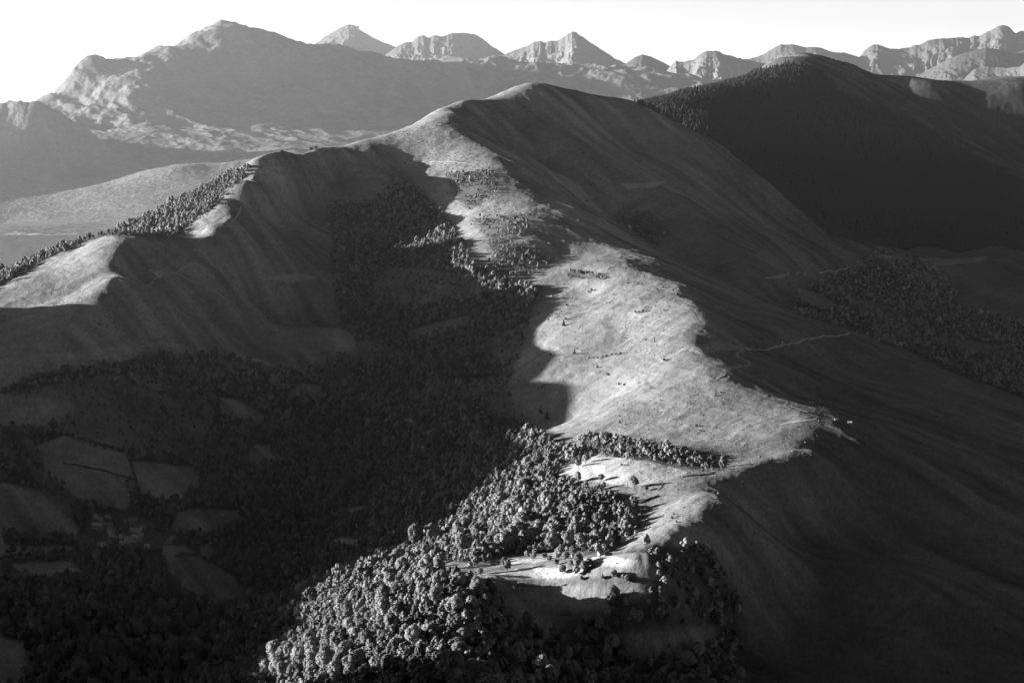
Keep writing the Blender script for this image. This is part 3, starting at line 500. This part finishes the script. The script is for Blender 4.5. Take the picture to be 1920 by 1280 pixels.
# ------------------------------------------------------------------ village, barns, huts
def box(V, F, x0, x1, y0, y1, z0, z1):
    o = len(V); V += [(x, y, z) for x in (x0, x1) for y in (y0, y1) for z in (z0, z1)]
    F += [(o + a, o + b, o + c, o + d) for a, b, c, d in ((0, 1, 3, 2), (4, 6, 7, 5), (0, 4, 5, 1), (2, 3, 7, 6), (0, 2, 6, 4), (1, 5, 7, 3))]
def part(name, boxes, mat, parent):
    V, F = [], []
    for b in boxes: box(V, F, *b)
    return mesh_obj(name, V, F, mat, parent)
TONES = {}
def tone(v, rough=.9):
    k = (round(v, 2), rough)
    if k not in TONES: TONES[k] = plain("masonry_%02d" % int(v * 100), v, 0.15, 0.8, rough)
    return TONES[k]
M_PANE = plain("window_glass", 0.03, 0.1, 1, 0.2); M_WOODEN = plain("timber", 0.12, 0.3, 2)
def house(px, py, w, d, h, rot, wall, roof, label, name="house", group="houses of the village", windows=3, chimney=True, cat="house", door=True):
    p = ray(px, py); e = empty(name, (p.x, p.y, p.z - .4), rot); tag(e, label, cat, group)
    rh = d * 0.36; V = [(-w/2,-d/2,-3),(w/2,-d/2,-3),(w/2,d/2,-3),(-w/2,d/2,-3),(-w/2,-d/2,h),(w/2,-d/2,h),(w/2,d/2,h),(-w/2,d/2,h),(-w/2,0,h+rh),(w/2,0,h+rh)]
    mesh_obj("wall", V, [(0,1,5,4),(2,3,7,6),(1,2,6,9,5),(3,0,4,8,7)], tone(wall), e)
    ov, t = .5, .25; V, F = [], []
    for s in (-1, 1):
        o = len(V); ye = s * (d / 2 + ov); ze = h - ov * .7
        for x in (-w/2 - ov, w/2 + ov): V += [(x, 0, h + rh + .12), (x, ye, ze + .12), (x, ye, ze + .12 + t), (x, 0, h + rh + .12 + t)]
        F += [(o, o+1, o+2, o+3), (o+4, o+7, o+6, o+5), (o, o+4, o+5, o+1), (o+3, o+2, o+6, o+7), (o+1, o+5, o+6, o+2), (o, o+3, o+7, o+4)]
    rf = mesh_obj("roof", V, F, tone(roof), e)
    if chimney:
        c = part("chimney", [(w*.28, w*.28+.9, -.5, .5, h+rh-.6, h+rh+1.5)], tone(.3), rf)
    fl = 2 if h > 4.5 else 1
    for f in range(fl):
        for k in range(windows):
            x = -w/2 + w * (k + .5) / windows
            if f == 0 and k == windows // 2 and door: continue
            wn = part("window", [(x-.55, x+.55, -d/2-.06, -d/2+.05, 1.0+f*2.7, 2.3+f*2.7)], tone(.3), e)
            part("pane", [(x-.42, x+.42, -d/2-.09, -d/2-.05, 1.12+f*2.7, 2.18+f*2.7)], M_PANE, wn)
    if door: x = -w/2 + w * (windows // 2 + .5) / windows; part("door", [(x-.6, x+.6, -d/2-.08, -d/2+.05, 0, 2.2)], M_WOODEN, e)
    return e
K = .66
H = [(255,995,15.5,8,5.6,.12,.92,.12,'large white house with a row of windows, brightest in the village',7),
 (251,981,10,7,4,.1,.3,.2,'grey house directly behind the large white house',3),
 (244,977,4.5,5,4,1.5,.5,.25,'small pale gabled house left of and behind the white house',1),
 (236,978,4,5,3.5,1.4,.42,.2,'tiny pale cottage at the back of the village, left of the paired gables',1),
 (272,990,7,4,2.4,.1,.3,.22,'low open shed just right of the large white house',2),
 (178,970,8,6,3.6,-.5,.5,.42,'small house with a pale roof at the upper left end of the village',2),
 (188,976,7,5,3.4,.15,.45,.3,'low pale house below the pale-roofed one at the upper left end',2),
 (203,973,9,5,2.6,.05,.25,.34,'long low outbuilding at the upper edge of the village between trees',2),
 (184,991,16,8,5,.12,.33,.36,'long grey-roofed farmhouse at the left of the village',4),
 (203,990,11,8,5,.05,.32,.26,'square grey house right beside the long farmhouse',3),
 (208,1000,9,7,5,-.1,.38,.28,'tall house with a dark barn door below the square grey house',2),
 (209,1007,6,5,3,.3,.55,.45,'little pale-roofed house above the village centre',1),
 (217,1010,5,5,3,-.5,.6,.4,'tiny bright cottage, second in the row above the village centre',1),
 (228,1009,4.5,6,4,1.3,.62,.3,'narrow house with a bright gable end in the village centre',1),
 (243,1015,12,7,4.2,.2,.62,.3,'long pale house in the middle of the village below the white house',3),
 (252,1011,7,6,4.5,.1,.5,.35,'house with a pale roof edge right of the long pale house',2),
 (264,1008,7,6,4,.6,.5,.4,'house set askew at the right end of the central row',2),
 (259,1015,9,7,4.5,.3,.4,.3,'grey house in front of the askew house',2),
 (194,1024,6,7,4,.9,.6,.3,'bright gabled cottage by the bend of the village road',1),
 (211,1027,9,7,4,.1,.3,.28,'dim grey house between the bright gabled cottage and the big roof',2),
 (227,1025,15,9,5,.1,.3,.34,'broad house with the biggest grey roof at the village front',4),
 (242,1024,9,7,4.5,-.2,.35,.3,'house right beside the broad big-roofed one',2),
 (252,1021,7,6,4,.2,.36,.3,'small grey house at the right of the front row',2),
 (214,1034,9,7,4,-.5,.52,.42,'pale house turned aslant at the lower edge of the village',2),
 (227,1034,7,6,3.6,.1,.45,.3,'lowest house of the village, below the broad roof',2),
 (236,1034,5,4,2.6,.2,.5,.4,'small pale shed at the lower edge of the village',1),
 (276,1025,6,4,2.4,.1,.4,.55,'low shed with a pale roof right of the village',1),
 (298,1030,3,3,2.4,.3,.6,.5,'tiny pale hut standing apart at the right end of the village',1)]
for (px, py, w_, d_, h_, rt, wl, rf, lb, nw) in H: house(px, py, w_, d_, h_ + .8, rt - .45, min(.92, wl * 1.45), min(.6, rf * 1.4), lb, windows=nw, chimney=w_ > 8)
house(1127,1040,6.5,5,3.2,.4,.6,.35,'stone barn with a lit gable on the lower meadow','barn','huts and barns on the slopes',1,False,'barn')
house(1140,1041,8,4,2,.1,.3,.12,'low dark-roofed shed beside the lit barn','shed','huts and barns on the slopes',1,False,'shed')
house(1155,855,4,4,2.2,.3,.7,.5,'tiny pale hut tucked under the tree belt above the hay meadow','hut','huts and barns on the slopes',1,False,'hut')
house(1593,794,6,3,2.6,-.1,.8,.7,'white boxy hut on the dark slope right of the sunlit spur','hut','huts and barns on the slopes',1,False,'hut')
house(1567,787,3,2.4,1.8,.2,.45,.4,'small grey shelter left of the white boxy hut','hut','huts and barns on the slopes',1,False,'hut')
house(42,1132,6,4,2.6,.9,.5,.4,'half-hidden barn in the woods at the far lower left','barn','huts and barns on the slopes',1,False,'barn')
house(25,1154,4,4,2.6,.2,.55,.45,'pale hut in the woods just below the half-hidden barn','hut','huts and barns on the slopes',1,False,'hut')
house(1074,1043,3,3,2.2,.2,.7,.5,'small white hut among trees left of the stone barn','hut','huts and barns on the slopes',1,False,'hut')
# ---- lone trees, bushes, crest firs
def lone(px, py, r, h, label, crown=None, name="broadleaf_tree", cat="tree", group=None):
    p = ray(px, py); return new_tree(name, (p.x, p.y, p.z - .2), r, h, random.uniform(0, 6), crown or CROWN_N[random.randrange(7)], TRUNKS[random.randrange(3)], label, cat, group)
DARKC = []
for m_ in CROWN_N[:2]: c_ = m_.copy(); c_.name = "dark_crown"; c_.materials.clear(); c_.materials.append(M_LEAFD); DARKC.append(c_)
lone(1356,884,6.2,1.55,'tall dark oval tree, darkest and biggest, at the right end of the tree belt', DARKC[0])
lone(1190,914,4.8,1.15,'round isolated tree in the gap below the upper hay meadow')
lone(1212,919,2.6,.8,'low dark bush right of the round isolated tree', DARKC[1], "bush", "bush")
lone(1098,868,5,1.1,'rounded tree at the left edge of the upper hay meadow, end of the grove')
lone(1084,876,4.6,1.1,'tree beside the rounded one at the left edge of the upper hay meadow')
lone(1084,905,4.6,1.3,'tall tree standing out at the lower left of the upper hay meadow')
lone(1127,902,4.0,1.2,'small tree at the lower edge of the upper hay meadow')
lone(1165,873,1.6,.9,'tiny bush alone in the middle of the upper hay meadow', DARKC[0], "bush", "bush")
lone(1256,872,2.6,.9,'dark little bush at the foot of the tree belt', DARKC[1], "bush", "bush")
for k, (a, b, r) in enumerate([(990,1047,4.6),(1000,1050,3.6),(1022,1047,3.2),(1030,1052,3.2),(1048,1050,5),(1060,1050,4.6),(1075,1040,4.6),(935,1046,4.2),(922,1040,4),(945,1062,3.6),(1070,1062,3),(1085,1066,5),(1096,1072,5),(1055,1076,4.2),(1104,1062,3.8),(1043,1060,3),(952,1070,3.6),(900,1077,3.4)]):
    lone(a, b, r, 1.1, ['broadleaf tree in the hedgerow crossing the lower meadow', 'small tree in the hedgerow crossing the lower meadow'][r < 4], None, "broadleaf_tree", "tree", 'hedgerow trees of the lower meadow')
lone(528,288,5.2,.62,'dark low bush on the grassy crest, left one of the two on the skyline', DARKC[0], "bush", "bush")
lone(583,277,5.5,.62,'dark bush on the grassy crest, left half of the wide skyline clump', DARKC[1], "bush", "bush")
lone(592,276,5.0,.6,'dark bush on the grassy crest, right half of the wide skyline clump', DARKC[0], "bush", "bush")
BUSH = [(1009,685),(1033,667),(1105,672),(1113,671),(1121,672),(1130,670),(1138,669),(1147,667),(1155,665),(1163,663),(1103,548),(1109,546),(1063,574),(1073,561),(1036,556),(1016,558),(1020,724),(1026,722),(1016,728),(1191,587),(1198,586),(1206,585),(1245,583),(1211,638),(1226,635),(1245,677),(1196,533),(1204,534),(1212,532),(1243,540),(1262,546),(1275,545),(1306,801),(1312,808),(1140,704),(1160,722),(1170,723),(985,716),(1011,770),(1014,764),(972,716),(1120,690),(1090,664),(1290,575),(1060,600),(1043,590),(1028,600),(1010,590),(1052,585)]
for k, (a, b) in enumerate(BUSH):
    lit = a > 1085 or b > 660
    lone(a, b, random.uniform(1.3, 2.6), random.uniform(.65, .95), 'small dark bush dotted on the sunlit grass of the spur' if lit else 'small bush on the shaded grass left of the sunlit spur', DARKC[k % 2], "bush", "bush", 'bushes on the sunlit spur' if lit else 'bushes on the shaded slope')
def fir_at(px, py, h, label, group=None, wide=1.3): p = ray(px, py); return new_fir((p.x, p.y, p.z - .2), h, label, group, wide)
fir_at(1077,664,10,'slim lit tree at the left end of the bush row on the sunlit spur')
fir_at(1026,787,16,'tall dark fir beside the shadow edge above the grove')
fir_at(959,812,15,'dark fir standing free at the lower left of the sunlit spur')
fir_at(1057,612,13,'dark fir exactly on the shadow edge, halfway up the sunlit spur')
fir_at(979,634,12,'dark fir in the shaded meadow left of the sunlit spur')
fir_at(1014,776,11,'shorter dark fir up-slope of the tall one by the shadow edge')
fir_at(464,322,13,'highest fir on the left skyline crest'); fir_at(446,328,11,'middle fir of the three on the left skyline crest'); fir_at(455,334,9,'smallest fir of the three on the left skyline crest')
# ---- hedges and dry-stone walls, following the ground
def strip_pts(P, step=3.0):
    W = [ray(*p) for p in P]; o = []
    for a, b in zip(W, W[1:]):
        n = max(1, int((b - a).length / step))
        for k in range(n): q = a.lerp(b, k / n); o.append((q.x, q.y))
    o.append((W[-1].x, W[-1].y)); return o
def hedge(P, wd, ht, label, seed):
    rgh = np.random.default_rng(seed); V, F = [], []
    for (x, y) in strip_pts(P, 1.6):
        r = rgh.uniform(.7, 1.3); iv, fc = ICO[1]; o = len(V); z = gz(x, y)
        V += list(np.array([x, y, z + ht * .35]) + iv * np.array([wd * r, wd * r, ht * .65 * r]) * (1 + .15 * rgh.normal(size=(len(iv), 1)))); F += [tuple(o + i for i in t) for t in fc]
    tag(mesh_obj("hedge", V, F, M_LEAFD, None, True), label, 'hedge')
hedge([(1280,895),(1308,891),(1340,888)], .9, 1.8, 'dark straight hedge along the lower right edge of the upper hay meadow', 1)
hedge([(1200,944),(1218,935),(1235,930)], 1.0, 1.8, 'short dark hedge slanting across the grass right of the grove', 2)
hedge([(1245,906),(1240,914),(1234,920)], .7, 1.2, 'thin hedge running down from the corner of the upper hay meadow', 3)
hedge([(958,1096),(1000,1099),(1030,1099),(1060,1097)], .9, 1.5, 'dark hedge on the shaded bank below the lower meadow', 4)
hedge([(330,1043),(345,1038),(370,1041)], 1.4, 2.4, 'dark hedge across the field right of the village', 5)
hedge([(290,992),(305,997),(318,996)], 1.2, 2.2, 'hedge behind the small field right of the white house', 6)
hedge([(62,836),(120,814),(240,849)], 2.0, 3.2, 'long hedge along the upper edge of the big shaded pasture at left', 7)
hedge([(243,862),(262,930),(312,945)], 2.0, 3.2, 'hedge on the left side of the shaded field above the village', 8)
hedge([(0,905),(50,895),(95,925),(150,938)], 2.2, 3.4, 'broad hedge under the big shaded pasture at the far left', 9)
hedge([(330,958),(400,951),(470,955)], 1.8, 2.8, 'hedge along the top of the long field right of the village', 10)
hedge([(345,1120),(400,1141),(455,1135)], 2.0, 3.2, 'hedge at the foot of the sloping field below the village', 11)
hedge([(20,1068),(70,1089),(158,1076)], 2.0, 3.2, 'hedge under the pale meadow at the far lower left', 12)
hedge([(120,870),(180,880),(250,900)], 1.6, 2.6, 'thin hedge crossing the middle of the big shaded pasture', 13)
# ---- tracks and paths: worn strips laid on the ground
M_TRACK = plain("worn_track", 0.38, 0.25, 0.3)
def track(P, wd, mat=None, name="path"):
    pts_ = strip_pts(P, 4.0); V, F = [], []
    wd *= 1.35
    for i, (x, y) in enumerate(pts_):
        a = pts_[max(0, i - 1)]; b = pts_[min(len(pts_) - 1, i + 1)]; dx, dy = b[0] - a[0], b[1] - a[1]; L = math.hypot(dx, dy) or 1
        ww = wd * (.8 + .4 * random.random()) / 2
        for s in (-1, 0, 1):
            X, Y = x - dy / L * ww * s, y + dx / L * ww * s; V.append((X, Y, gz(X, Y) + .3 + .05 * (s == 0)))
    for i in range(len(pts_) - 1):
        for s in (0, 1): o = i * 3 + s; F.append((o, o + 1, o + 4, o + 3))
    tag(mesh_obj(name, V, F, mat or M_TRACK, None, True), kind="structure")
track([(1338,714),(1358,703),(1361,698),(1357,694),(1372,690),(1404,684),(1406,681),(1400,675),(1392,673),(1382,667),(1382,662),(1392,656),(1405,655),(1430,656),(1450,652),(1480,646),(1520,636),(1560,630),(1594,624)], 3.0)
track([(1596,623),(1612,627),(1632,634),(1650,641)], 3.0); track([(1305,688),(1325,689),(1345,697),(1357,700)], 2.2)
track([(1485,762),(1512,772),(1530,779),(1534,783),(1525,787),(1505,789),(1480,792),(1462,796)], 2.6); track([(1474,748),(1476,755),(1471,760)], 2.0); track([(1545,797),(1570,804)], 1.2)
track([(1435,521),(1460,520),(1478,516),(1478,512)], 3.4); track([(1494,516),(1510,513)], 3.0); track([(1537,513),(1552,508),(1586,505),(1591,502),(1587,497)], 3.0); track([(1592,503),(1612,496),(1645,492)], 3.0); track([(1650,478),(1680,486),(1720,488),(1770,486),(1840,487)], 4.5)
track([(760,306),(785,304),(820,303),(860,305),(905,308)], 2.2); track([(742,250),(780,240),(815,226),(850,216)], 2.6); track([(1780,330),(1800,332)], 2)
track([(452,388),(445,405),(430,424),(400,432),(372,455)], 2.4); track([(372,492),(350,500),(330,512),(305,515)], 2.0); track([(330,512),(360,528),(400,545),(430,568)], 1.8); track([(120,540),(180,531),(240,521),(300,514)], 1.8); track([(485,520),(510,524),(528,526)], 2)
track([(530,607),(560,613),(600,616),(640,618)], 2.2); track([(0,1035),(40,1034),(80,1034),(120,1034),(160,1034),(172,1031),(181,1023),(186,1016)], 3.6, None, "road")
track([(1000,437),(960,445),(905,449),(885,452)], 1.8); track([(470,795),(440,770),(415,748)], 2.0)
# ---- posts
def post(px, py, h, label, panel):
    p = ray(px, py); e = empty("marker_post" if panel else "utility_pole", (p.x, p.y, p.z - .3)); tag(e, label, 'post' if panel else 'pole')
    part("shaft", [(-.22, .22, -.22, .22, 0, h)], tone(.35 if panel else .5), e)
    if panel: part("panel", [(-.9, .9, -.3, -.23, h - 2.6, h)], tone(.8), e); part("plinth", [(-.9, .9, -.9, .9, 0, 1.2)], tone(.25), e)
    else: part("crossarm", [(-1.2, 1.2, -.12, .12, h - .9, h - .6)], tone(.4), e)
post(1467,648,8,'slender white-topped post standing above the track on the dark slope', True)
post(174,1023,9,'pale utility pole at the bend of the village road', False)
# ---- pale cows on the pastures
def cow_mesh():
    V, F = [], []; iv, fc = ICO[1]
    def blob(c, s):
        o = len(V); V.extend(list(np.array(c) + iv * np.array(s))); F.extend([tuple(o + i for i in t) for t in fc])
    blob((0, 0, 1.05), (1.05, .42, .48)); blob((.95, 0, 1.3), (.4, .2, .25)); blob((1.4, 0, 1.35), (.34, .16, .18)); blob((-1.1, 0, 1.0), (.08, .06, .45))
    for sx_ in (-.7, .65):
        for sy_ in (-.25, .25): blob((sx_, sy_, .42), (.13, .12, .5))
    return V, F
COW = as_mesh("cow", cow_mesh(), tone(.75))
def cow(px, py, label, group):
    p = ray(px, py); o = bpy.data.objects.new("cow", COW); COL.objects.link(o); o.location = p; o.rotation_euler = (0, 0, random.uniform(0, 6.28)); tag(o, label, 'cow', group)
for a, b in [(572,404),(574,407),(577,409),(579,412),(582,411),(584,415),(586,418),(588,414),(581,407),(590,417),(575,411),(593,416)]: cow(a, b, 'pale cow in the larger scattered herd on the shaded bowl pasture', 'larger herd in the shaded bowl')
for a, b in [(610,424),(612,420),(614,425),(615,418),(617,421),(609,428)]: cow(a, b, 'pale cow in the small bunch right of the larger herd, shaded bowl', 'small herd in the shaded bowl')
for a, b in [(628,388),(631,391),(634,389),(636,392)]: cow(a, b, 'pale cow grazing highest in the shaded bowl, near the wood edge', 'highest herd in the shaded bowl')
for a, b in [(1197,517),(1200,516),(1203,516),(1206,516),(1203,518)]: cow(a, b, 'pale cow in the row standing on the crest of the sunlit spur', 'cows on the spur crest')
for a, b in [(1028,457),(1031,458)]: cow(a, b, 'pale cow of the pair on the dark slope just right of the ridge', 'pair of cows right of the ridge')
for a, b in [(1355,650),(1352,652),(1346,643),(1362,644),(1369,644),(1349,640),(1358,649),(1418,656),(1423,655),(1414,651),(1410,650),(1326,655)]: cow(a, b, 'pale cow gathered by the track bend on the dark side of the spur', 'cows by the track bend')
BALE = as_mesh("hay_bale", ([(math.cos(a) * .7, y, .68 + math.sin(a) * .7) for y in (-.6, .6) for a in [k * math.pi / 6 for k in range(12)]], [tuple(range(12)), tuple(range(23, 11, -1))] + [(k, 12 + k, 12 + (k + 1) % 12, (k + 1) % 12) for k in range(12)]), tone(.55))
def bale(px, py, label, group):
    p = ray(px, py); o = bpy.data.objects.new("hay_bale", BALE); COL.objects.link(o); o.location = p; o.rotation_euler = (0, 0, random.uniform(0, 3)); tag(o, label, 'hay bale', group)
for k in range(8): bale(1113 + k * 1.7, 1046 - k * .12, 'hay bale in the short row in front of the stone barn', 'hay bales by the barn')
for k in range(9): bale(972 + k * 2.1, 1093.5 + .1 * k, 'hay bale in the line on the shaded bank below the lower meadow', 'hay bales on the shaded bank')
for (a, b, s_, lb) in [(1401,654,1.8,'large white boulder by the bend of the track on the dark slope'),(1156,1057,1.2,'white stone alone on the right part of the lower meadow'),(1024,1076,1.2,'white stone alone in the grey centre of the lower meadow'),(1521,941,1.0,'lone pale stone in the black slope at lower right'),(1327,653,1.6,'pale rock at the left start of the track on the spur'),(790,264,1.4,'pale rock on the heather slope below the summit')]:
    p = ray(a, b); iv, fc = ICO[1]; rk = mesh_obj("boulder", iv * np.array([s_, s_ * .8, s_ * .7]) * (1 + .18 * np.random.default_rng(int(a)).normal(size=(len(iv), 1))), fc, tone(.7), None, False, (p.x, p.y, p.z + s_ * .2)); tag(rk, lb, 'boulder')
# ---- the observatory on the far summit
def observatory():
    Y = 18500 * 3.2; c = pt(663, 48.5, Y); S = Y / FPX; e = empty("mountain_observatory", (c[0], c[1] - 60, c[2] - 25)); tag(e, 'pale observatory with domes and two tall masts on the far pointed summit', 'observatory')
    part("building", [(-9 * S, 8 * S, -30, 30, -90, -2.2 * S), (-6 * S, -1 * S, -25, 25, -40, -.6 * S), (5 * S, 10 * S, -20, 20, -60, .4 * S)], tone(.4), e)
    for x, r, z in ((-13, 1.2, -1.6), (-8, 1.0, -1.8), (-3, 1.4, -.4), (7.5, 1.5, .7)):
        V, F = [], []
        for j in range(7):
            for k in range(12): a, q = k * math.pi / 6, max(0, (j - 2)) * math.pi / 9; rr = r * math.cos(q) + .001; V.append((x * S + rr * S * math.cos(a), rr * S * math.sin(a), z * S + (r * math.sin(q) + (j - 2) * .7 * (j < 2)) * S))
        for j in range(6):
            for k in range(12): F.append((j * 12 + k, j * 12 + (k + 1) % 12, j * 12 + 12 + (k + 1) % 12, j * 12 + 12 + k))
        mesh_obj("dome", V, F, tone(.75), e)
    for x, h in ((.5, 6.2), (3.4, 7.6)): part("mast", [(x * S - .22 * S, x * S + .22 * S, -3, 3, -30, h * S)], tone(.3), e)
observatory()

# ------------------------------------------------------------------ the morning air
def haze(x0, x1, y0, y1, z0, z1, dens, g):
    V = [(x, y, z) for x in (x0, x1) for y in (y0, y1) for z in (z0, z1)]
    F = [(0, 1, 3, 2), (4, 6, 7, 5), (0, 4, 5, 1), (2, 3, 7, 6), (0, 2, 6, 4), (1, 5, 7, 3)]
    m = bpy.data.materials.new("haze"); m.use_nodes = True; n = m.node_tree; n.nodes.clear()
    v = n.nodes.new("ShaderNodeVolumePrincipled"); o = n.nodes.new("ShaderNodeOutputMaterial")
    v.inputs["Color"].default_value = (0.95, 0.95, 0.95, 1); v.inputs["Density"].default_value = dens; v.inputs["Anisotropy"].default_value = g
    n.links.new(v.outputs[0], o.inputs["Volume"])
    return tag(mesh_obj("haze", V, F, m), kind="stuff")
haze(-74100, 74100, -3100, 74100, -3601.0, 2300, 1.15e-5, 0.62)
